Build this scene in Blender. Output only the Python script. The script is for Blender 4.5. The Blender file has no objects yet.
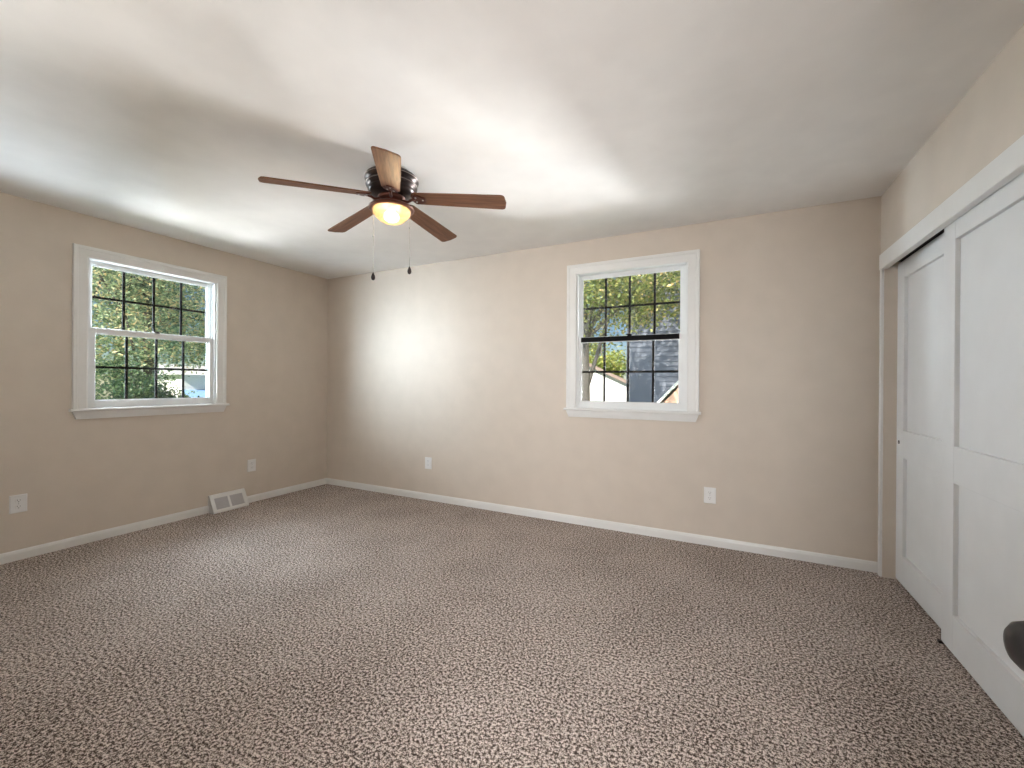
import bpy, math, random
from mathutils import Vector, Matrix
rnd = random.Random(7)
S = bpy.context.scene
COL = S.collection
PI = math.pi
R = math.radians

# ------------------------------------------------------------------ camera
YAW, PITCH, ROLL = R(26.72), R(-0.06), R(0.386)
fw = Vector((-math.sin(YAW) * math.cos(PITCH), math.cos(YAW) * math.cos(PITCH), math.sin(PITCH)))
rt = Vector((math.cos(YAW), math.sin(YAW), 0))
up = rt.cross(fw)
rt, up = rt * math.cos(ROLL) + up * math.sin(ROLL), up * math.cos(ROLL) - rt * math.sin(ROLL)
cd = bpy.data.cameras.new('camera')
cam = bpy.data.objects.new('camera', cd)
COL.objects.link(cam)
cd.sensor_width = 36.0
cd.lens = 36.0 * 422.99 / 1024
cd.clip_start = 0.02
cam.matrix_world = Matrix(((rt.x, up.x, -fw.x, 4.242), (rt.y, up.y, -fw.y, -3.520),
                           (rt.z, up.z, -fw.z, 1.209), (0, 0, 0, 1)))
S.camera = cam

# ------------------------------------------------------------------ world, sun, added fill lamps, exposure
W_STRENGTH = 0.09
SUN = 13.5
S.view_settings.view_transform = 'Standard'
S.view_settings.look = 'None'
S.view_settings.exposure = 0.0
S.view_settings.gamma = 1.0
S.view_settings.use_curve_mapping = False
world = bpy.data.worlds.new('world')
S.world = world
world.use_nodes = True
wn = world.node_tree
wn.nodes.clear()
wo = wn.nodes.new('ShaderNodeOutputWorld')
wb = wn.nodes.new('ShaderNodeBackground')
ws = wn.nodes.new('ShaderNodeTexSky')
ws.sky_type = 'NISHITA'
ws.sun_disc = False
ws.sun_elevation = R(48)
ws.sun_rotation = R(150)
ws.air_density = 1.0
ws.dust_density = 0.0
ws.ozone_density = 5.0
wb.inputs['Strength'].default_value = W_STRENGTH
wn.links.new(ws.outputs[0], wb.inputs['Color'])
wn.links.new(wb.outputs[0], wo.inputs['Surface'])


def light(name, kind, loc, target, energy, color, size=1.0, size_y=None, spread=PI):
    d = bpy.data.lights.new(name, kind)
    o = bpy.data.objects.new(name, d)
    COL.objects.link(o)
    o.location = loc
    o.rotation_euler = (Vector(target) - Vector(loc)).to_track_quat('-Z', 'Y').to_euler()
    d.energy = energy
    d.color = color
    if kind == 'AREA':
        d.shape = 'RECTANGLE'
        d.size = size
        d.size_y = size_y or size
        d.spread = spread
    if kind == 'SUN':
        d.angle = R(1.0)
    return o


light('sun', 'SUN', (2.5, -11, 12), (0, 3.0, 0), SUN, (1.0, 0.93, 0.82))
COOL = (0.76, 0.88, 1.0)
FILL_PALE = (0.95, 0.97, 1.0)
# unseen area lamps added outside the two windows, stronger than the daylight they imitate
light('near_fill_left_window', 'AREA', (-2.4, -4.9, 1.5), (0, -1.68, 1.55), 520, COOL, 3.2, 3.0, R(80))
light('far_fill_left_window', 'AREA', (-2.4, 1.6, 0.9), (0, -1.68, 1.6), 530, COOL, 2.4, 2.4, R(80))
light('low_fill_left_window', 'AREA', (-6.0, -2.7, 1.9), (0, -1.68, 1.55), 260, COOL, 3.6, 3.0, R(80))
light('high_fill_left_window', 'AREA', (-3.6, -1.7, 4.9), (0, -1.68, 1.6), 310, COOL, 3.6, 3.6, R(80))
light('upward_fill_left_window', 'AREA', (-5.2, -2.4, -1.7), (0, -1.68, 1.55), 260, FILL_PALE, 3.0, 3.0, R(80))
light('side_fill_back_window', 'AREA', (5.3, 5.6, 0.45), (3.5, 0, 1.6), 410, FILL_PALE, 1.2, 2.2, R(80))
light('far_fill_back_window', 'AREA', (0.4, 2.2, 0.9), (3.54, 0, 1.6), 32, COOL, 2.4, 2.4, R(80))
light('upward_fill_back_window', 'AREA', (3.4, 5.2, -1.5), (3.54, 0, 1.55), 35, FILL_PALE, 2.6, 2.6, R(80))
# unseen fill lamp added in the hallway behind the open entrance door
light('hallway_fill', 'AREA', (4.75, -4.75, 1.35), (3.6, 0, 1.25), 125, (0.96, 0.98, 1.0), 1.1, 2.0)


# ------------------------------------------------------------------ materials
def new_mat(name):
    m = bpy.data.materials.new(name)
    m.use_nodes = True
    n = m.node_tree
    b = n.nodes['Principled BSDF']
    return m, n, b


def N(n, t, **kw):
    o = n.nodes.new(t)
    for k, v in kw.items():
        setattr(o, k, v)
    return o


def coords(n, scale=(1, 1, 1), rot=(0, 0, 0), src='Object'):
    tc = N(n, 'ShaderNodeTexCoord')
    mp = N(n, 'ShaderNodeMapping')
    mp.inputs['Scale'].default_value = scale
    mp.inputs['Rotation'].default_value = rot
    n.links.new(tc.outputs[src], mp.inputs['Vector'])
    return mp.outputs['Vector']


def noise(n, vec, scale, detail=2.0, rough=0.5):
    t = N(n, 'ShaderNodeTexNoise')
    t.inputs['Scale'].default_value = scale
    t.inputs['Detail'].default_value = detail
    t.inputs['Roughness'].default_value = rough
    n.links.new(vec, t.inputs['Vector'])
    return t.outputs['Fac']


def ramp(n, fac, stops):
    r = N(n, 'ShaderNodeValToRGB')
    e = r.color_ramp.elements
    while len(e) < len(stops):
        e.new(0.5)
    for k, (p, c) in enumerate(stops):
        e[k].position = p
        e[k].color = (*c, 1)
    n.links.new(fac, r.inputs['Fac'])
    return r.outputs['Color']


def bump(n, b, h, strength, dist):
    u = N(n, 'ShaderNodeBump')
    u.inputs['Strength'].default_value = strength
    u.inputs['Distance'].default_value = dist
    n.links.new(h, u.inputs['Height'])
    n.links.new(u.outputs['Normal'], b.inputs['Normal'])


def plain(name, col, rough=0.5, metal=0.0, spec=0.5, bumps=None):
    m, n, b = new_mat(name)
    v = coords(n)
    f = noise(n, v, 6.0, 3.0)
    c = ramp(n, f, [(0.3, tuple(x * 0.97 for x in col)), (0.7, tuple(min(1, x * 1.02) for x in col))])
    n.links.new(c, b.inputs['Base Color'])
    b.inputs['Roughness'].default_value = rough
    b.inputs['Metallic'].default_value = metal
    b.inputs['Specular IOR Level'].default_value = spec
    if bumps:
        bump(n, b, noise(n, v, bumps[0], 3.0), bumps[1], bumps[2])
    return m


M = {}
M['wall'] = plain('beige_wall_paint', (0.665, 0.583, 0.502), 0.75, spec=0.25, bumps=(260, 0.10, 0.002))
M['ceiling'] = plain('white_ceiling_paint', (0.86, 0.835, 0.81), 0.5, spec=0.3, bumps=(200, 0.08, 0.002))
M['trim'] = plain('white_trim_paint', (0.80, 0.79, 0.77), 0.35)
M['door'] = plain('white_door_paint', (0.76, 0.755, 0.75), 0.4)
M['vinyl'] = plain('white_window_vinyl', (0.82, 0.83, 0.83), 0.3)
M['black'] = plain('black_grille', (0.008, 0.008, 0.009), 0.7, spec=0.1)
M['plate'] = plain('white_plastic', (0.82, 0.81, 0.80), 0.3)
M['slot'] = plain('dark_slot', (0.03, 0.03, 0.03), 0.6)
M['steel'] = plain('steel', (0.55, 0.55, 0.55), 0.3, 1.0)
M['worn'] = plain('worn_bronze_edge', (0.30, 0.25, 0.23), 0.35, 0.9)
M['ventgrey'] = plain('grey_vent_metal', (0.50, 0.48, 0.49), 0.5)
M['bronze'] = plain('oil_rubbed_bronze', (0.040, 0.028, 0.026), 0.28, 0.75)
M['bronzered'] = plain('red_brown_bronze', (0.11, 0.035, 0.022), 0.35, 0.5)
M['knob'] = plain('dark_knob_metal', (0.016, 0.015, 0.016), 0.38, 0.2)
M['chain'] = plain('chain_metal', (0.45, 0.42, 0.38), 0.35, 0.8)
M['dark'] = plain('dark_interior', (0.03, 0.028, 0.026), 0.9)
M['bark'] = plain('grey_bark', (0.085, 0.078, 0.072), 0.9, bumps=(14, 0.8, 0.03))
M['grass'] = plain('lawn', (0.12, 0.20, 0.05), 0.95, bumps=(40, 0.6, 0.03))
M['roofing'] = plain('brown_shingle', (0.24, 0.18, 0.16), 0.9, bumps=(40, 0.5, 0.02))
M['tanroof'] = plain('tan_shingle', (0.62, 0.40, 0.30), 0.9, bumps=(30, 0.5, 0.02))
M['whiteside'] = plain('white_siding', (0.85, 0.84, 0.82), 0.6)
M['greyside'] = plain('blue_grey_siding', (0.115, 0.130, 0.170), 0.6)
M['paleroof'] = plain('pale_grey_shingle', (0.45, 0.45, 0.47), 0.9)
M['blueroof'] = plain('pale_blue_metal', (0.20, 0.34, 0.62), 0.5)


def carpet():
    m, n, b = new_mat('taupe_carpet')
    v = coords(n)
    f1 = noise(n, v, 260.0, 2.0, 0.65)
    f2 = noise(n, v, 94.0, 1.0, 0.6)
    f3 = noise(n, v, 2.2, 3.0, 0.5)
    a = N(n, 'ShaderNodeMath', operation='MULTIPLY_ADD')
    n.links.new(f2, a.inputs[0])
    a.inputs[1].default_value = 0.8
    n.links.new(f1, a.inputs[2])
    a2 = N(n, 'ShaderNodeMath', operation='MULTIPLY_ADD')
    n.links.new(f3, a2.inputs[0])
    a2.inputs[1].default_value = 0.08
    n.links.new(a.outputs[0], a2.inputs[2])
    c = ramp(n, a2.outputs[0], [(0.78, (0.056, 0.039, 0.031)), (0.90, (0.265, 0.203, 0.172)),
                                (0.98, (0.62, 0.52, 0.465)), (1.0, (0.86, 0.76, 0.70))])
    # the sum runs past 1: scale it back into the ramp
    sc = N(n, 'ShaderNodeMath', operation='MULTIPLY')
    n.links.new(a2.outputs[0], sc.inputs[0])
    sc.inputs[1].default_value = 0.532
    n.links.new(sc.outputs[0], c.node.inputs['Fac'])
    for e, p in zip(c.node.color_ramp.elements, (0.442, 0.488, 0.526, 0.562)):
        e.position = p
    n.links.new(c, b.inputs['Base Color'])
    b.inputs['Roughness'].default_value = 0.95
    b.inputs['Specular IOR Level'].default_value = 0.1
    bump(n, b, a.outputs[0], 0.7, 0.008)
    return m


M['carpet'] = carpet()


def wood(name, dark, lite, rough=0.55):
    m, n, b = new_mat(name)
    v = coords(n, (1.2, 22, 22))
    f = noise(n, v, 3.0, 5.0, 0.6)
    c = ramp(n, f, [(0.32, dark), (0.68, lite)])
    n.links.new(c, b.inputs['Base Color'])
    b.inputs['Roughness'].default_value = rough
    b.inputs['Specular IOR Level'].default_value = 0.3
    bump(n, b, f, 0.1, 0.001)
    return m


M['wood'] = wood('walnut_blade', (0.085, 0.036, 0.020), (0.26, 0.120, 0.064))


def glass(tint=(1, 1, 1), refl=0.05):
    m, n, b = new_mat('window_glass')
    n.nodes.remove(b)
    o = n.nodes['Material Output']
    t = N(n, 'ShaderNodeBsdfTransparent')
    t.inputs['Color'].default_value = (*tint, 1)
    g = N(n, 'ShaderNodeBsdfGlossy')
    g.inputs['Roughness'].default_value = 0.02
    x = N(n, 'ShaderNodeMixShader')
    x.inputs[0].default_value = refl
    n.links.new(t.outputs[0], x.inputs[1])
    n.links.new(g.outputs[0], x.inputs[2])
    n.links.new(x.outputs[0], o.inputs['Surface'])
    return m


M['glass'] = glass((0.97, 0.985, 0.98), 0.03)


def frosted():
    m, n, b = new_mat('frosted_lamp_glass')
    o = n.nodes['Material Output']
    b.inputs['Base Color'].default_value = (0.55, 0.42, 0.24, 1)
    b.inputs['Roughness'].default_value = 0.35
    t = N(n, 'ShaderNodeBsdfTranslucent')
    t.inputs['Color'].default_value = (0.78, 0.60, 0.33, 1)
    x = N(n, 'ShaderNodeMixShader')
    x.inputs[0].default_value = 0.7
    n.links.new(b.outputs[0], x.inputs[1])
    n.links.new(t.outputs[0], x.inputs[2])
    # the glass lets part of the lamp's light straight through
    c = N(n, 'ShaderNodeBsdfTransparent')
    c.inputs['Color'].default_value = (1.0, 0.95, 0.85, 1)
    y = N(n, 'ShaderNodeMixShader')
    y.inputs[0].default_value = 0.72
    n.links.new(x.outputs[0], y.inputs[1])
    n.links.new(c.outputs[0], y.inputs[2])
    n.links.new(y.outputs[0], o.inputs['Surface'])
    return m


M['bowl'] = frosted()


def emit(name, col, s):
    m, n, b = new_mat(name)
    b.inputs['Base Color'].default_value = (*col, 1)
    b.inputs['Emission Color'].default_value = (*col, 1)
    b.inputs['Emission Strength'].default_value = s
    return m


M['bulb'] = emit('lamp_bulb', (1.0, 0.86, 0.62), 9)


def leaf(name, stops, trans=0.45):
    m, n, b = new_mat(name)
    o = n.nodes['Material Output']
    g = N(n, 'ShaderNodeNewGeometry')
    c = ramp(n, g.outputs['Random Per Island'], stops)
    n.links.new(c, b.inputs['Base Color'])
    b.inputs['Roughness'].default_value = 0.45
    t = N(n, 'ShaderNodeBsdfTranslucent')
    n.links.new(c, t.inputs['Color'])
    x = N(n, 'ShaderNodeMixShader')
    x.inputs[0].default_value = trans
    n.links.new(b.outputs[0], x.inputs[1])
    n.links.new(t.outputs[0], x.inputs[2])
    n.links.new(x.outputs[0], o.inputs['Surface'])
    return m


M['leaf_a'] = leaf('broad_leaf', [(0.0, (0.08, 0.15, 0.12)), (0.40, (0.27, 0.38, 0.25)), (0.72, (0.70, 0.80, 0.52)),
                                  (0.95, (0.88, 0.66, 0.40))])
M['leaf_b'] = leaf('yellow_green_leaf', [(0.0, (0.16, 0.24, 0.06)), (0.5, (0.36, 0.44, 0.10)), (0.9, (0.62, 0.58, 0.16))])
M['leaf_c'] = leaf('dark_evergreen_leaf', [(0.0, (0.04, 0.09, 0.06)), (0.6, (0.10, 0.18, 0.10)), (0.95, (0.22, 0.30, 0.14))])
M['leaf_e'] = leaf('pale_green_leaf', [(0.0, (0.14, 0.20, 0.13)), (0.5, (0.28, 0.36, 0.20)), (0.9, (0.48, 0.52, 0.30))])
M['leaf_f'] = leaf('olive_leaf', [(0.0, (0.07, 0.11, 0.04)), (0.5, (0.20, 0.25, 0.07)), (0.85, (0.42, 0.43, 0.14)), (0.97, (0.55, 0.40, 0.18))], 0.35)
M['leaf_d'] = leaf('mid_green_leaf', [(0.0, (0.10, 0.17, 0.04)), (0.5, (0.26, 0.36, 0.09)), (0.9, (0.52, 0.56, 0.20))])


# ------------------------------------------------------------------ mesh helpers
class MB:
    def __init__(s):
        s.v, s.f, s.smooth = [], [], []

    def add(s, vs, fs, smooth=False):
        o = len(s.v)
        s.v += [tuple(x) for x in vs]
        s.f += [tuple(i + o for i in f) for f in fs]
        s.smooth += [smooth] * len(fs)
        return s

    def box(s, x0, x1, y0, y1, z0, z1):
        vs = [(x, y, z) for z in (z0, z1) for y in (y0, y1) for x in (x0, x1)]
        return s.add(vs, [(0, 2, 3, 1), (4, 5, 7, 6), (0, 1, 5, 4), (2, 6, 7, 3), (0, 4, 6, 2), (1, 3, 7, 5)])

    def loft(s, rings, close=True, caps=True, smooth=False):
        n = len(rings[0])
        vs = [p for r in rings for p in r]
        fs = []
        for k in range(len(rings) - 1):
            for j in range(n if close else n - 1):
                a, b = k * n + j, k * n + (j + 1) % n
                fs.append((a, b, b + n, a + n))
        if caps:
            fs.append(tuple(range(n - 1, -1, -1)))
            fs.append(tuple(range((len(rings) - 1) * n, len(rings) * n)))
        return s.add(vs, fs, smooth)

    def lathe(s, prof, c=(0, 0, 0), seg=40, axis='z', smooth=True):
        rings = []
        for r, h in prof:
            ring = []
            for k in range(seg):
                a = 2 * PI * k / seg
                p = (r * math.cos(a), r * math.sin(a), h)
                if axis == 'x':
                    p = (h, r * math.cos(a), r * math.sin(a))
                if axis == 'y':
                    p = (r * math.sin(a), h, r * math.cos(a))
                ring.append((p[0] + c[0], p[1] + c[1], p[2] + c[2]))
            rings.append(ring)
        return s.loft(rings, smooth=smooth)

    def tube(s, pts, rad, seg=10, smooth=True):
        pts = [Vector(p) for p in pts]
        rad = rad if isinstance(rad, (list, tuple)) else [rad] * len(pts)
        rings, ref = [], None
        for k, p in enumerate(pts):
            t = (pts[min(k + 1, len(pts) - 1)] - pts[max(k - 1, 0)]).normalized()
            if ref is None:
                ref = Vector((0, 0, 1)) if abs(t.z) < 0.9 else Vector((1, 0, 0))
            a = (ref - t * ref.dot(t)).normalized()
            ref = a
            b = t.cross(a)
            rings.append([p + (a * math.cos(2 * PI * j / seg) + b * math.sin(2 * PI * j / seg)) * rad[k] for j in range(seg)])
        return s.loft(rings, smooth=smooth)

    def sweep_rect(s, x0, x1, z0, z1, prof, bottom=True):
        """profile (outward offset, depth y) swept round a rectangle in XZ with mitred corners"""
        def ring(cx, cz, sx, sz):
            return [(cx + sx * d, y, cz + sz * d) for d, y in prof]
        cs = [ring(x0, z0, -1, -1 if bottom else 0), ring(x0, z1, -1, 1), ring(x1, z1, 1, 1), ring(x1, z0, 1, -1 if bottom else 0)]
        if bottom:
            cs.append(cs[0])
        return s.loft(cs, caps=not bottom)

    def obj(s, name, mat, parent=None, bevel=0.0, loc=None):
        me = bpy.data.meshes.new(name)
        me.from_pydata(s.v, [], s.f)
        for p, sm in zip(me.polygons, s.smooth):
            p.use_smooth = sm
        me.update()
        import bmesh
        bm = bmesh.new()
        bm.from_mesh(me)
        bmesh.ops.recalc_face_normals(bm, faces=bm.faces)
        bm.to_mesh(me)
        bm.free()
        me.materials.append(M[mat])
        o = bpy.data.objects.new(name, me)
        COL.objects.link(o)
        if parent:
            o.parent = parent
        if loc:
            o.location = loc
        if bevel:
            b = o.modifiers.new('bevel', 'BEVEL')
            b.width = bevel
            b.segments = 2
            b.limit_method = 'ANGLE'
        return o


def bx(*a):
    return MB().box(*a)


def tag(o, label, cat, group=None, kind=None):
    o['label'] = label
    o['category'] = cat
    if group:
        o['group'] = group
    if kind:
        o['kind'] = kind
    return o


def empty(name, loc=(0, 0, 0), rz=0.0):
    o = bpy.data.objects.new(name, None)
    o.empty_display_size = 0.1
    COL.objects.link(o)
    o.location = loc
    o.rotation_euler = (0, 0, rz)
    return o


def struct(name, mb, mat, label, cat, bevel=0.0):
    return tag(mb.obj(name, mat, bevel=bevel), label, cat, kind='structure')


def copy_tree(o, parent=None):
    c = o.copy()
    COL.objects.link(c)
    if parent:
        c.parent = parent
    for ch in list(o.children):
        copy_tree(ch, c)
    return c


# ------------------------------------------------------------------ room shell
W, H, YB, T = 5.138, 2.44, -3.47, 0.16
WX, WY = 3.537, -1.683            # window centres on the back and left walls
OW, OZ0, OZ1 = 0.452, 1.0, 2.14  # half width and heights of the rough opening
struct('floor', bx(-T, W + 0.85, -5.2, T, -0.2, 0), 'carpet', 'speckled taupe carpet covering the whole bedroom floor', 'floor')
struct('ceiling', bx(-T, W + 0.85, -5.2, T, H, H + 0.15), 'ceiling', 'smooth white painted ceiling above the fan', 'ceiling')
mb = MB()
mb.box(-T, 0, YB - 0.12, WY - OW, 0, H)
mb.box(-T, 0, WY + OW, T, 0, H)
mb.box(-T, 0, WY - OW, WY + OW, 0, OZ0 - 0.02)
mb.box(-T, 0, WY - OW, WY + OW, 2.128, H)
struct('wall_left', mb, 'wall', 'beige wall on the left with one window and a floor vent', 'wall')
mb = MB()
mb.box(0, WX - OW, 0, T, 0, H)
mb.box(WX + OW, W + 0.85, 0, T, 0, H)
mb.box(WX - OW, WX + OW, 0, T, 0, OZ0 - 0.02)
mb.box(WX - OW, WX + OW, 0, T, 2.160, H)
struct('wall_back', mb, 'wall', 'long beige back wall with one window right of the fan', 'wall')
# right wall: closet opening from CY1 to CY0
CY0, CY1, CZ = -0.070, -2.50, 2.0
mb = MB()
mb.box(W, W + 0.12, CY0, 0, 0, H)
mb.box(W, W + 0.12, CY1, CY0, CZ, H)
mb.box(W, W + 0.12, YB - 0.12, CY1, 0, H)
struct('wall_right', mb, 'wall', 'beige wall on the right above the sliding closet doors', 'wall')
mb = MB()
mb.box(W + 0.75, W + 0.85, -5.2, 0, 0, H)
mb.box(W + 0.12, W + 0.75, CY1 - 0.2, CY1 - 0.1, 0, H)
struct('wall_closet', mb, 'wall', 'inner closet wall hidden behind the sliding closet doors', 'wall')
# rear wall with the doorway the photograph is taken from
DX0, DX1, DZ = 3.84, 4.615, 2.05
mb = MB()
mb.box(0, DX0, YB - 0.12, YB, 0, H)
mb.box(DX1, W, YB - 0.12, YB, 0, H)
mb.box(DX0, DX1, YB - 0.12, YB, DZ, H)
struct('wall_rear', mb, 'wall', 'beige wall behind the viewer with the entrance doorway', 'wall')
mb = MB()
mb.box(3.2, 3.3, -5.2, YB - 0.12, 0, H)
mb.box(3.3, W + 0.75, -5.2, -5.1, 0, H)
struct('wall_hallway', mb, 'wall', 'beige hallway wall behind the entrance doorway', 'wall')
# baseboards: flat board with an eased top
BP = [(0, 0), (0.013, 0), (0.013, 0.048), (0.009, 0.062), (0.004, 0.068), (0, 0.068)]
VY0, VY1 = -1.300, -0.978         # floor vent span on the left wall


def board_x(mb, x0, x1, y, s):
    return mb.loft([[(x, y + s * d, z) for d, z in BP] for x in (x0, x1)])


def board_y(mb, y0, y1, x, s):
    return mb.loft([[(x + s * d, y, z) for d, z in BP] for y in (y0, y1)])


struct('baseboard_back', board_x(MB(), 0, W - 0.001, 0, -1), 'trim', 'white baseboard along the back wall', 'baseboard')
mb = MB()
board_y(mb, YB, VY0, 0, 1)
board_y(mb, VY1, -0.013, 0, 1)
struct('baseboard_left', mb, 'trim', 'white baseboard along the left wall, broken by the vent', 'baseboard')
mb = board_x(MB(), 0.013, DX0 - 0.06, YB, 1)
struct('baseboard_rear', mb, 'trim', 'white baseboard along the rear wall beside the doorway', 'baseboard')

# ------------------------------------------------------------------ windows
CASE = [(-0.006, 0.0), (-0.006, -0.012), (0.004, -0.016), (0.050, -0.018), (0.054, -0.022), (0.074, -0.022),
        (0.078, -0.018), (0.078, 0.0)]


def sash(parent, name, x0, x1, z0, z1, y, th, stile, stile2, railb, railt, topmat, lock):
    """double hung sash: stiles and rails, glass with a flat dark grille of four by two lights"""
    gx0, gx1, gz0, gz1 = x0 + stile, x1 - stile2, z0 + railb, z1 - railt
    mb = MB()
    mb.box(x0, gx0, y, y + th, z0, z1)
    mb.box(gx1, x1, y, y + th, z0, z1)
    mb.box(gx0, gx1, y, y + th, z0, gz0)
    if topmat == 'vinyl':
        mb.box(gx0, gx1, y, y + th, gz1, z1)
    # stepped glazing bead round the pane
    for a in ((gx0, gx0 + 0.006, gz0, gz1), (gx1 - 0.006, gx1, gz0, gz1), (gx0, gx1, gz0, gz0 + 0.006), (gx0, gx1, gz1 - 0.006, gz1)):
        mb.box(a[0], a[1], y + 0.010, y + 0.016, a[2], a[3])
    fr = mb.obj(name, 'vinyl', parent, bevel=0.002)
    if topmat != 'vinyl':
        bx(gx0, gx1, y - 0.004, y + th, gz1, z1).obj('meeting_rail', topmat, fr, bevel=0.002)
    bx(gx0, gx1, y + 0.020, y + 0.024, gz0, gz1).obj('pane', 'glass', fr)
    g = MB()
    w = 0.009
    for k in (1, 2, 3):
        xx = gx0 + (gx1 - gx0) * k / 4
        g.box(xx - w, xx + w, y + 0.0245, y + 0.031, gz0, gz1)
    zz = (gz0 + gz1) / 2
    g.box(gx0, gx1, y + 0.025, y + 0.0305, zz - w, zz + w)
    g.box(gx0, gx1, y + 0.0245, y + 0.031, gz0, gz0 + 0.007)
    g.box(gx1 - 0.007, gx1, y + 0.0245, y + 0.031, gz0, gz1)
    g.obj('grille', 'black', fr)
    if lock:
        l = MB()
        l.lathe([(0.018, 0), (0.018, 0.010), (0.012, 0.014)], ((x0 + x1) / 2, y + 0.016, z1), 16)
        l.box((x0 + x1) / 2 - 0.028, (x0 + x1) / 2 + 0.010, y + 0.008, y + 0.022, z1 + 0.010, z1 + 0.017)
        l.obj('sash_lock', lock, fr)
    return fr


def window(name, loc, rz, label, railmat, lock, OZ1, sx):
    w = tag(empty(name, loc, rz), label, 'window', kind='structure')
    MB().sweep_rect(-OW, OW, 1.003, OZ1, CASE, bottom=False).obj('casing', 'trim', w)
    # stool with rounded nose and returned apron
    st = MB()
    prof = [(0.02, 1.003), (-0.036, 1.003), (-0.042, 1.000), (-0.044, 0.993), (-0.042, 0.986), (-0.036, 0.983), (0.02, 0.983)]
    st.loft([[(x, min(y, 0.0) if abs(x) > OW else y, z) for y, z in prof] for x in (-0.545, 0.545)])
    st.obj('stool', 'trim', w)
    ap = MB()
    ap.loft([[(s * hx, y, z) for hx, y, z in ((0.530, 0, 0.983), (0.530, -0.024, 0.983), (0.520, -0.020, 0.955),
                                               (0.508, -0.013, 0.925), (0.508, 0, 0.925))] for s in (-1, 1)])
    ap.obj('apron', 'trim', w)
    # jamb liner: vinyl frame with tracks for the two sashes
    j = MB()
    for s in (-1, 1):
        a, b = sorted((s * OW, s * (OW - 0.008)))
        j.box(a, b, 0, T, 1.0, OZ1)
        for y0, y1 in ((0.0, 0.014), (0.052, 0.060), (0.098, 0.108)):
            a, b = sorted((s * OW, s * (OW - 0.021)))
            j.box(a, b, y0, y1, 1.0, OZ1)
    j.box(-OW, OW, 0.0, T, OZ1 - 0.008, OZ1)
    j.box(-OW, OW, 0.0, T, 0.985, 1.004)
    j.obj('jamb', 'vinyl', w)
    sash(w, 'upper_sash', -OW + 0.010, OW - 0.010, 1.580, OZ1 - 0.004, 0.062, 0.034, 0.040 + sx, 0.040 - sx, 0.032, 0.034, 'vinyl', None)
    sash(w, 'lower_sash', -OW + 0.010, OW - 0.010, 1.004, 1.609, 0.016, 0.034, 0.045 + sx, 0.045 - sx, 0.054, 0.040, railmat, lock)
    return w


window('window_1', (0, WY, 0), PI / 2, 'white double hung window on the left wall with black grilles', 'vinyl', 'bronze', 2.128, 0.0)
window('window_2', (WX, 0, 0), 0, 'white double hung window on the back wall with dark meeting rail', 'black', 'black', 2.160, -0.012)

# ------------------------------------------------------------------ closet
struct('trim_1', bx(W - 0.016, W + 0.019, CY1 - 0.07, -0.032, 1.950, 2.048), 'trim', 'white head casing above the sliding closet doors', 'trim', 0.003)
struct('trim_2', bx(W - 0.013, W + 0.001, -0.071, -0.032, 0, 1.950), 'trim', 'narrow white casing between back wall and closet doors', 'trim', 0.003)
struct('trim_3', bx(W + 0.001, W + 0.12, -0.076, -0.070, 0, CZ), 'wall', 'beige side jamb of the closet opening beside the doors', 'trim')
struct('trim_4', bx(W + 0.02, W + 0.11, CY1, -0.075, 1.985, CZ), 'dark', 'dark closet door track under the white head casing', 'track')
struct('trim_5', bx(W - 0.018, W + 0.001, CY1 - 0.07, CY1, 0, 1.950), 'trim', 'white casing at the near end of the closet', 'trim', 0.003)


def closet_door(name, x, y1, width, z0, z1, label, pull):
    """two panel shaker door: y1 is the far edge, the door runs towards the viewer"""
    d = tag(empty(name, (x, y1, 0)), label, 'door', kind='structure')
    st, tr, lr, br = 0.112, 0.105, 0.165, 0.170
    mid0 = 0.775
    w = width
    f = MB()
    f.box(0, 0.034, -st, 0, z0, z1)
    f.box(0, 0.034, -w, -w + st, z0, z1)
    for a, b in ((z0, z0 + br), (mid0, mid0 + lr), (z1 - tr, z1)):
        f.box(0, 0.034, -w + st, -st, a, b)
    f.obj('door_frame', 'door', d, bevel=0.002)
    for a, b in ((z0 + br, mid0), (mid0 + lr, z1 - tr)):
        # flat panel recessed behind square stiles and rails
        MB().box(0.018, 0.026, -w + st - 0.004, -st + 0.004, a - 0.004, b + 0.004).obj('door_panel', 'door', d)
    if pull:
        MB().lathe([(0.011, 0.001), (0.011, -0.002), (0.008, -0.002), (0.007, 0.000)], (0, -0.045, 0.865), 18, 'x').obj('finger_pull', 'black', d)
    return d


closet_door('door_1', W + 0.064, -0.076, 0.85, 0.012, 1.970, 'far white sliding closet door, partly behind the nearer one', True)
closet_door('door_2', W + 0.022, -0.823, 0.92, 0.013, 1.975, 'near white two panel sliding closet door in front', False)
closet_door('door_4', W + 0.064, -1.66, 0.83, 0.012, 1.973, 'third white sliding closet door beyond the frame', False)
tag(bx(W + 0.010, W + 0.034, -0.838, -0.818, 0, 0.012).obj('door_guide', 'bronze', bevel=0.003), 'small dark floor guide under the edge of the near closet door', 'door guide')

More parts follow.
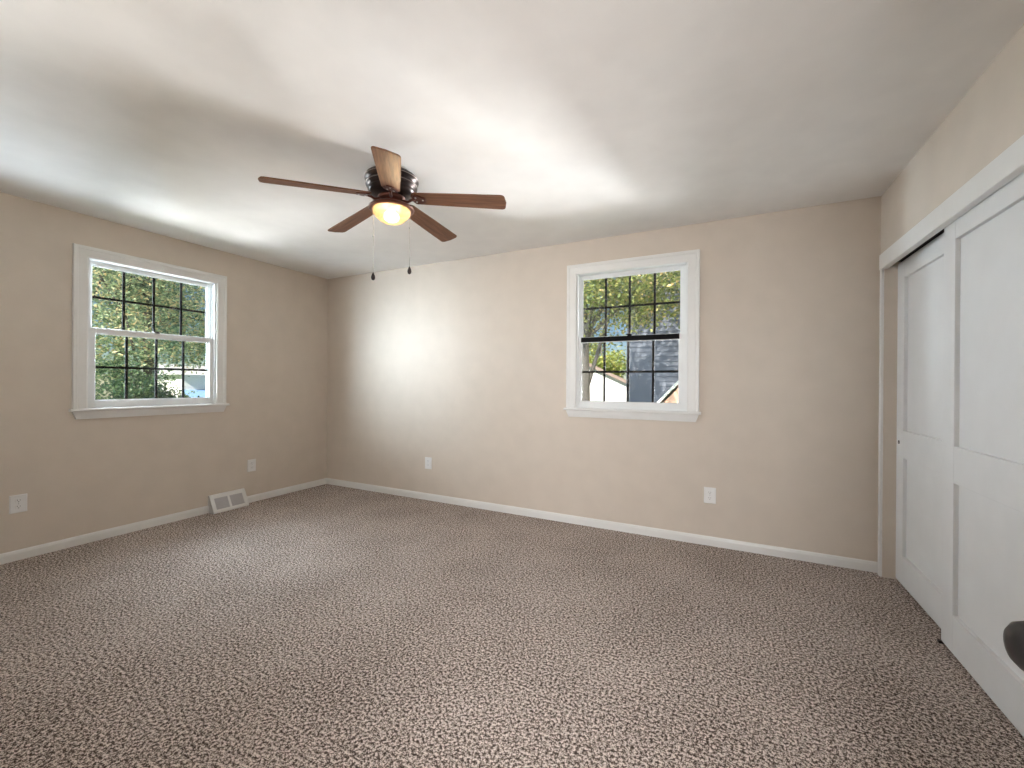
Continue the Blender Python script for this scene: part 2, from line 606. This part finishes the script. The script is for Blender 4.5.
# entry door standing open at a right angle beside the viewer: only its knob reaches into the picture
d3 = tag(empty('door_3', (DX1, YB, 0)), 'open entrance door beside the viewer with a dark round knob', 'door', kind='structure')
mb = MB()
mb.box(0, 0.035, 0.012, 0.772, 0.012, 2.035)
mb.obj('door_leaf', 'door', d3, bevel=0.002)
KY, KZ = 0.662, 0.905
kn = MB().lathe([(0.0105, 0.0), (0.0105, -0.030), (0.014, -0.034), (0.022, -0.038), (0.0275, -0.046), (0.0285, -0.054),
                 (0.026, -0.062), (0.019, -0.068), (0.008, -0.0705)], (0, KY, KZ), 32, 'x').obj('knob', 'knob', d3)
MB().lathe([(0.031, 0.0), (0.031, -0.004), (0.026, -0.008), (0.012, -0.009)], (0, KY, KZ), 32, 'x').obj('rosette', 'knob', kn)
for zz in (0.2, 1.0, 1.8):
    MB().lathe([(0.007, 0), (0.007, 0.09)], (-0.004, 0.006, zz), 12).obj('hinge', 'knob', d3)

# ------------------------------------------------------------------ outlets, vent


def outlet(loc, rz, label):
    o = tag(empty('wall_outlet', loc, rz), label, 'outlet', 'white duplex outlets on the walls')
    p = MB()
    hw, hh = 0.041, 0.060
    p.loft([[(-hw, 0, -hh), (hw, 0, -hh), (hw, 0, hh), (-hw, 0, hh)],
            [(-hw, -0.004, -hh), (hw, -0.004, -hh), (hw, -0.004, hh), (-hw, -0.004, hh)],
            [(-hw + 0.005, -0.007, -hh + 0.005), (hw - 0.005, -0.007, -hh + 0.005), (hw - 0.005, -0.007, hh - 0.005), (-hw + 0.005, -0.007, hh - 0.005)]])
    p.obj('cover_plate', 'plate', o)
    for s in (-1, 1):
        r = MB()
        pts = []
        for k in range(24):
            a = 2 * PI * k / 24
            pts.append((max(-0.0145, min(0.0145, 0.0175 * math.cos(a))), 0.0155 * math.sin(a) + s * 0.0205))
        r.loft([[(x, -0.006, z) for x, z in pts], [(x, -0.0095, z) for x, z in pts]])
        rc = r.obj('receptacle', 'plate', o)
        sl = MB()
        sl.box(-0.0075, -0.0055, -0.0099, -0.0090, s * 0.0205, s * 0.0205 + 0.009)
        sl.box(0.0055, 0.0075, -0.0099, -0.0090, s * 0.0205, s * 0.0205 + 0.008)
        sl.lathe([(0.0025, -0.0090), (0.0025, -0.0099)], (0, 0, s * 0.0205 - 0.007), 10, 'y')
        sl.obj('slot', 'slot', rc)
    MB().lathe([(0.003, -0.006), (0.003, -0.008), (0.001, -0.0085)], (0, 0, 0), 12, 'y').obj('screw', 'steel', o)
    return o


o1 = outlet((1.509, 0, 0.381), 0, 'white outlet on the back wall near the left corner')
spots = [((4.146, 0, 0.377), 0, 'white outlet on the back wall below and right of the window'),
         ((0, -0.900, 0.370), PI / 2, 'white outlet on the left wall above the floor vent'),
         ((0, -2.470, 0.379), PI / 2, 'white outlet on the left wall near the left picture edge')]
for loc, rz, lab in spots:
    c = copy_tree(o1)
    c.location = loc
    c.rotation_euler = (0, 0, rz)
    c['label'] = lab

vt = tag(empty('floor_vent', (0, VY0, 0)), 'white slanted baseboard vent with two grey louvred panels', 'vent')
L = VY1 - VY0
# side profile (x out from the wall, z): sloping face
SA, SB = (0.022, 0.150), (0.092, 0.012)


def on_face(t, off=0.0):
    nx, nz = (SA[1] - SB[1]), (SB[0] - SA[0])
    q = math.hypot(nx, nz)
    return (SA[0] + (SB[0] - SA[0]) * t + off * nx / q, SA[1] + (SB[1] - SA[1]) * t + off * nz / q)


def face_strip(mb, y0, y1, t0, t1, o0, o1):
    a, b, c, d = on_face(t0, o0), on_face(t1, o0), on_face(t1, o1), on_face(t0, o1)
    mb.loft([[(p[0], y, p[1]) for p in (a, b, c, d)] for y in (y0, y1)])


vb = MB()
for y0, y1 in ((0, 0.004), (L - 0.004, L)):
    vb.loft([[(x, y, z) for x, z in ((0.0, 0.158), (0.014, 0.158), SA, SB, (0.092, 0.0), (0.0, 0.0))] for y in (y0, y1)])
vb.loft([[(x, y, z) for x, z in ((0.0, 0.158), (0.014, 0.158), SA, (SA[0] - 0.004, SA[1] - 0.006), (0.0, 0.150))] for y in (0, L)])
face_strip(vb, 0, 0.034, 0, 1, -0.006, 0.0)
face_strip(vb, L - 0.034, L, 0, 1, -0.006, 0.0)
face_strip(vb, L / 2 - 0.009, L / 2 + 0.009, 0, 1, -0.006, 0.0)
face_strip(vb, 0, L, 0, 0.17, -0.006, 0.0)
face_strip(vb, 0, L, 0.86, 1, -0.006, 0.0)
vb.box(0.0, 0.092, 0, L, 0.0, 0.012)
vb.obj('vent_frame', 'trim', vt)
for k in range(2):
    y0 = 0.034 if k == 0 else L / 2 + 0.009
    y1 = L / 2 - 0.009 if k == 0 else L - 0.034
    lv = MB()
    n = 17
    for j in range(n):
        yy = y0 + (y1 - y0) * (j + 0.5) / n
        face_strip(lv, yy - 0.0026, yy + 0.0026, 0.17, 0.86, -0.012, -0.003)
    face_strip(lv, y0, y1, 0.17, 0.86, -0.016, -0.012)
    lv.obj('louvre_panel', 'ventgrey', vt)

# ------------------------------------------------------------------ ceiling fan
FX, FY = 2.466, -1.598
fan = tag(empty('ceiling_fan', (FX, FY, H)), 'dark bronze ceiling fan with five walnut blades and lit bowl lamp', 'ceiling fan')
MB().lathe([(0.128, 0.0), (0.132, -0.008), (0.148, -0.014), (0.154, -0.024), (0.155, -0.036), (0.150, -0.046), (0.141, -0.050),
            (0.141, -0.056), (0.147, -0.060), (0.148, -0.072), (0.142, -0.080), (0.133, -0.084), (0.133, -0.090), (0.137, -0.094),
            (0.134, -0.104), (0.120, -0.116), (0.098, -0.126), (0.080, -0.132), (0.060, -0.134)], seg=64).obj('motor_housing', 'bronze', fan)
rg = MB()
for r, z in ((0.1555, -0.030), (0.1485, -0.066)):
    rg.lathe([(r - 0.003, z + 0.003), (r + 0.0006, z + 0.0015), (r + 0.0006, z - 0.0015), (r - 0.003, z - 0.003)], seg=64)
rg.obj('trim_ring', 'worn', fan)
MB().lathe([(0.078, -0.130), (0.080, -0.136), (0.080, -0.146), (0.070, -0.150), (0.052, -0.152), (0.050, -0.156), (0.050, -0.176),
            (0.056, -0.180), (0.060, -0.182)], seg=48).obj('switch_housing', 'bronzered', fan)
pan = MB().lathe([(0.050, -0.178), (0.095, -0.182), (0.120, -0.188), (0.130, -0.196), (0.130, -0.203), (0.122, -0.207),
                  (0.108, -0.208)], seg=56).obj('light_pan', 'bronzered', fan)
for k in range(3):
    a = R(20 + 120 * k)
    MB().lathe([(0.004, 0), (0.004, 0.012), (0.001, 0.014)], (0.124 * math.cos(a), 0.124 * math.sin(a), -0.2), 10).obj('thumb_screw', 'steel', pan)
# bowl: thin frosted shell, open towards the pan
pr = []
for k in range(15):
    a = R(90 * k / 14)
    pr.append((max(0.109 * math.cos(a), 0.0008), -0.205 - 0.082 * math.sin(a)))
inn = [(max(r - 0.003, 0.0004), z + 0.003) for r, z in reversed(pr)]
bowl = MB()
bowl.lathe([(0.104, -0.2025), (0.111, -0.2025), (0.1115, -0.206)] + pr + inn, seg=56).obj('lamp_bowl', 'bowl', fan)
bb = MB()
bb.lathe([(0.002, 0.034), (0.020, 0.031), (0.024, 0.020), (0.040, 0.008), (0.046, -0.008), (0.042, -0.024), (0.026, -0.036), (0.002, -0.041)], (0, 0, -0.236), 28)
bb.obj('bulb', 'bulb', fan)

BR0, BR1 = 0.130, 0.695
PHASE = 310.5
droops = (7.5, 4.0, 2.6, 4.2, 6.0)


def blade_outline():
    L_ = BR1 - BR0
    up_ = []
    w0, w1 = 0.052, 0.066
    for k in range(9):                       # rounded root
        a = R(180 - 90 * k / 8)
        up_.append((0.034 + 0.034 * math.cos(a), w0 * math.sin(a) ** 0.75))
    up_.append((L_ * 0.5, (w0 + w1) / 2 + 0.001))
    rr = 0.024
    for k in range(7):                       # softened tip corners
        a = R(90 - 90 * k / 6)
        up_.append((L_ - 0.006 - rr + rr * math.cos(a), w1 - rr + rr * math.sin(a)))
    up_.append((L_, 0.0))
    lo = [(x, -y) for x, y in reversed(up_[1:-1])]
    return up_ + lo


OUT = blade_outline()
for k in range(5):
    th = R(PHASE + 72 * k)
    rot = Matrix.Rotation(th, 4, 'Z') @ Matrix.Translation((BR0 - 0.01, 0, -0.138)) @ Matrix.Rotation(R(droops[k]), 4, 'Y') @ Matrix.Rotation(R(-11.5), 4, 'X')
    mb = MB()
    ins = [(x * 0.997 + 0.001, y * 0.975) for x, y in OUT]
    mb.loft([[(x, y, -0.0035) for x, y in ins], [(x, y, -0.002) for x, y in OUT], [(x, y, 0.002) for x, y in OUT], [(x, y, 0.0035) for x, y in ins]])
    bl = mb.obj('blade', 'wood', fan)
    bl.matrix_local = rot
    # blade iron: curved arm from the hub, forked plate screwed under the blade root
    ir = MB()
    hub = rot.inverted() @ (Matrix.Rotation(th, 4, 'Z') @ Vector((0.062, 0, -0.143)))
    mid = rot.inverted() @ (Matrix.Rotation(th, 4, 'Z') @ Vector((0.100, 0, -0.160)))
    ir.tube([hub, hub.lerp(mid, 0.5) + Vector((0, 0, -0.004)), mid, Vector((0.002, 0, -0.012)), Vector((0.02, 0, -0.009))], [0.008, 0.008, 0.0075, 0.008, 0.007], 10)
    po = []
    for j in range(28):
        a = 2 * PI * j / 28
        po.append((0.045 + 0.042 * math.cos(a), 0.038 * math.sin(a) * (1 + 0.22 * math.cos(3 * a))))
    ir.loft([[(x, y, -0.0100) for x, y in po], [(x, y, -0.0036) for x, y in po]])
    iron = ir.obj('blade_iron', 'bronzered', bl)
    for sx, sy in ((0.030, 0.018), (0.030, -0.018), (0.070, 0.0)):
        MB().lathe([(0.0055, -0.0098), (0.005, -0.0125), (0.002, -0.0135)], (sx, sy, 0), 12).obj('screw', 'steel', bl)

for name, ang, z1, fm in (('pull_chain', 0, -0.625, 'bronze'), ('pull_chain', 180, -0.605, 'bronze')):
    a = R(ang) + YAW
    cx, cy = (0.104 * math.cos(a), 0.104 * math.sin(a))
    if ang == 180:
        z1 = -0.585
    else:
        z1 = -0.548
    mb = MB()
    ox, oy = 0.098 * math.cos(a), 0.098 * math.sin(a)
    mb.tube([(0.05 * math.cos(a), 0.05 * math.sin(a), -0.17), (0.09 * math.cos(a), 0.09 * math.sin(a), -0.174), (ox, oy, -0.180), (ox * 1.12, oy * 1.12, -0.20), (ox * 1.12, oy * 1.12, -0.23), (ox * 1.1, oy * 1.1, -0.3), (ox * 1.1, oy * 1.1, z1)], 0.0011, 6)
    z = -0.25
    while z > z1:
        mb.lathe([(0.0006, 0.0022), (0.0018, 0.001), (0.0018, -0.001), (0.0006, -0.0022)], (ox * 1.1, oy * 1.1, z), 6)
        z -= 0.0065
    ch = mb.obj('pull_chain', 'chain', fan)
    mid = -0.36 if ang == 180 else -0.31
    MB().lathe([(0.001, 0.006), (0.0045, 0.003), (0.0045, -0.003), (0.001, -0.006)], (ox * 1.1, oy * 1.1, mid), 12).obj('chain_connector', 'steel', ch)
    MB().lathe([(0.002, 0.030), (0.005, 0.024), (0.011, 0.008), (0.0125, -0.002), (0.010, -0.012), (0.004, -0.017), (0.001, -0.018)],
               (ox * 1.1, oy * 1.1, z1 - 0.02), 18).obj('pull_fob', fm, ch)
lamp = light('fan_lamp', 'POINT', (FX, FY, H - 0.238), (FX, FY, 0), 60, (1.0, 0.84, 0.64))
lamp.data.shadow_soft_size = 0.048

# ------------------------------------------------------------------ outside
GZ = -2.9
struct('ground', bx(-40, 40, -20, 60, GZ - 0.3, GZ), 'grass', 'lawn outside below the windows', 'lawn')


def leaves(mb, c, rad, n, size, clumps, spread, rn):
    cs = []
    for _ in range(clumps):
        while True:
            q = Vector((rn.uniform(-1, 1), rn.uniform(-1, 1), rn.uniform(-1, 1)))
            if q.length <= 1:
                break
        q = q.normalized() * (q.length ** 0.6)
        cs.append(Vector((c[0] + q.x * rad[0], c[1] + q.y * rad[1], c[2] + q.z * rad[2])))
    for _ in range(n):
        b = rn.choice(cs)
        p = b + Vector((rn.gauss(0, spread), rn.gauss(0, spread), rn.gauss(0, spread * 0.6)))
        ax = Vector((rn.gauss(0, 1), rn.gauss(0, 1), rn.gauss(0, 0.55) - 0.25)).normalized()
        nr = Vector((rn.gauss(0, 0.6), rn.gauss(0, 0.6), 1)).normalized()
        sd = ax.cross(nr)
        if sd.length < 0.05:
            continue
        sd.normalize()
        nr = sd.cross(ax)
        l = size * rn.uniform(0.65, 1.35)
        w = l * 0.30
        mb.add([p, p + ax * l * 0.45 + sd * w + nr * l * 0.08, p + ax * l, p + ax * l * 0.45 - sd * w + nr * l * 0.08], [(0, 1, 2), (0, 2, 3)])


def tree(name, base, top, trunk_r, crowns, mat, label, group, seed, limbs=6, bend=0.0, size=0.13):
    rn = random.Random(seed)
    t = tag(empty(name, (base[0], base[1], base[2])), label, 'tree', group)
    B = Vector(base)
    mb = MB()
    pts = []
    for k in range(9):
        f = k / 8
        pts.append((bend * math.sin(f * 3.0) + rn.uniform(-.05, .05) * f, rn.uniform(-.05, .05) * f, (top - base[2]) * f))
    mb.tube(pts, [trunk_r * (1.25 if k == 0 else 1 - 0.75 * k / 8) for k in range(9)], 14)
    for k in range(limbs):
        c, rad = rn.choice(crowns)[:2]
        s = Vector(pts[rn.randint(3, 7)])
        e = Vector((c[0] + rn.uniform(-.8, .8) * rad[0], c[1] + rn.uniform(-.8, .8) * rad[1], c[2] + rn.uniform(-.3, .8) * rad[2])) - B
        m = s.lerp(e, 0.5) + Vector((rn.uniform(-.3, .3), rn.uniform(-.3, .3), 0.25))
        mb.tube([s, s.lerp(m, 0.6), m, m.lerp(e, 0.6), e], [trunk_r * .22, trunk_r * .17, trunk_r * .13, trunk_r * .09, trunk_r * .04], 8)
    mb.obj('trunk', 'bark', t)
    fo = MB()
    for c, rad, n, cl, sp in crowns:
        leaves(fo, Vector(c) - B, rad, n, size, cl, sp, rn)
    fo.obj('foliage', mat, t)
    return t


# beyond the left window
tree('broadleaf_tree', (-9.5, 2.2, GZ), 6.0, 0.20, [((-9.3, 1.2, 3.3), (1.7, 1.9, 2.0), 20000, 160, 0.26), ((-9.8, 3.8, 3.45), (1.6, 1.7, 2.0), 16000, 120, 0.26)],
     'leaf_a', 'tall leafy green tree filling the left window', None, 11, size=0.085)
tree('yellowing_tree', (-22.5, 6.4, GZ), 9.0, 0.26, [((-22.5, 4.4, 4.6), (2.4, 3.8, 4.2), 16000, 150, 0.46), ((-23, 9.6, 6.0), (2.4, 3.6, 3.4), 14000, 120, 0.46)],
     'leaf_e', 'pale green tree standing farther behind the leafy tree', None, 12, size=0.16)
tree('evergreen_shrub', (-6.5, 0.7, GZ), 1.4, 0.10, [((-6.5, 0.30, 0.45), (0.7, 0.75, 1.25), 16000, 110, 0.14), ((-6.6, 1.15, 0.2), (0.6, 0.6, 1.2), 13000, 90, 0.14)],
     'leaf_c', 'dark evergreen shrub low in the left window', None, 13, limbs=3, size=0.06)


def lap_wall(mb, x0, x1, y, z0, z1, step=0.14, depth=0.018):
    n = int(round((z1 - z0) / step))
    for k in range(n):
        a = z0 + k * step
        mb.loft([[(x, y - depth, a), (x, y - 0.002, a + step + 0.004), (x, y + 0.03, a + step), (x, y + 0.03, a)] for x in (x0, x1)])


# far pale house with a low blue porch roof
hs = tag(empty('far_house', (-14.7, 8.9, GZ)), 'far pale house with a blue porch roof low in the left window', 'house')
bx(-1.2, 1.2, -4.0, 4, 0, 4.4).obj('house_wall', 'whiteside', hs)
MB().loft([[(-1.4, y, 4.35), (1.4, y, 4.35), (0, y, 4.75)] for y in (-4.2, 4.2)]).obj('house_roof', 'paleroof', hs)
MB().loft([[(1.2, y, 3.80), (2.4, y, 3.42), (2.4, y, 3.34), (1.2, y, 3.70)] for y in (-4.0, 4.0)]).obj('porch_roof', 'blueroof', hs)

# beyond the back window: white gabled garage, turned towards the bedroom
ga = tag(empty('garage', (-1.66, 16.0, GZ), 0.38), 'sunlit white gabled garage beside the grey house', 'garage')
mb = MB()
lap_wall(mb, -3.6, 3.6, 0, 0.0, 3.36)
mb.loft([[(-3.6, y, 3.36), (3.6, y, 3.36), (0, y, 5.02)] for y in (0.0, 0.1)])
mb.box(-3.6, 3.6, 0.05, 6, 0, 3.36)
mb.obj('garage_wall', 'whiteside', ga)
rf = MB()
for s_ in (-1, 1):
    rf.loft([[(0, y, 5.0), (0, y, 5.16), (s_ * 3.9, y, 3.37), (s_ * 3.9, y, 3.21)] for y in (-0.2, 6.2)])
rf.obj('garage_roof', 'roofing', ga)

# grey sided house
gh = tag(empty('grey_house', (2.68, 9.0, GZ)), 'neighbouring house wall of blue grey lap siding', 'house')
mb = MB()
lap_wall(mb, -0.95, 6.0, 0, 0.0, 8.02, 0.14, 0.030)
mb.box(-0.95, 6.0, 0.03, 7, 0, 8.0)
mb.obj('siding_wall', 'greyside', gh)
bx(-1.0, -0.93, -0.04, 0.03, 0, 8.0).obj('corner_board', 'greyside', gh)
MB().loft([[(-1.4, y, 7.9), (-1.4, y, 8.05), (2.5, y, 10.2), (6.4, y, 8.05), (6.4, y, 7.9), (2.5, y, 10.0)] for y in (-0.4, 7.3)]).obj('house_roof', 'roofing', gh)
# low tan roof in front of the grey house
po = tag(empty('porch_roof', (3.97, 6.6, GZ)), 'sunlit tan shingle roof edge low at the right of the window', 'roof')
MB().loft([[(-1.3, y, 3.42), (-1.3, y, 3.50), (0.9, y, 5.90), (3.1, y, 3.50), (3.1, y, 3.42), (0.9, y, 5.82)] for y in (-0.1, 1.9)]).obj('shingle_slope', 'whiteside', po)
MB().loft([[(-1.1, y, 0), (-1.1, y, 3.56), (0.9, y, 5.74), (2.9, y, 3.56), (2.9, y, 0)] for y in (0.0, 1.8)]).obj('gable_wall', 'tanroof', po)

tree('street_tree', (1.58, 5.0, GZ), 7.0, 0.23, [((1.9, 5.2, 3.35), (1.2, 1.2, 1.2), 9000, 90, 0.2), ((2.9, 5.0, 3.5), (1.0, 1.2, 1.1), 9000, 70, 0.2),
     ((1.8, 5.4, 5.4), (2.4, 1.8, 1.2), 6000, 60, 0.3), ((3.3, 5.2, 6.3), (2.0, 1.7, 1.3), 6000, 80, 0.3)],
     'leaf_f', 'tree with grey trunk and overhanging branches outside the back window', None, 21, limbs=14, size=0.075)
for k, (px, py, h, lab) in enumerate(((-9.5, 27, 4.0, 'distant round green tree left behind the garage'),
                                      (-3.8, 27, 3.9, 'distant yellow green tree right behind the garage'),
                                      (1.6, 27, 4.6, 'distant tree partly behind the grey house'))):
    tree('distant_tree', (px, py, GZ), h, 0.25, [((px, py, h - 2.2), (2.1, 1.6, 2.6), 9000, 90, 0.35)], ('leaf_d', 'leaf_b', 'leaf_d')[k],
         lab, 'distant trees behind the garage', 31 + k, size=0.22)
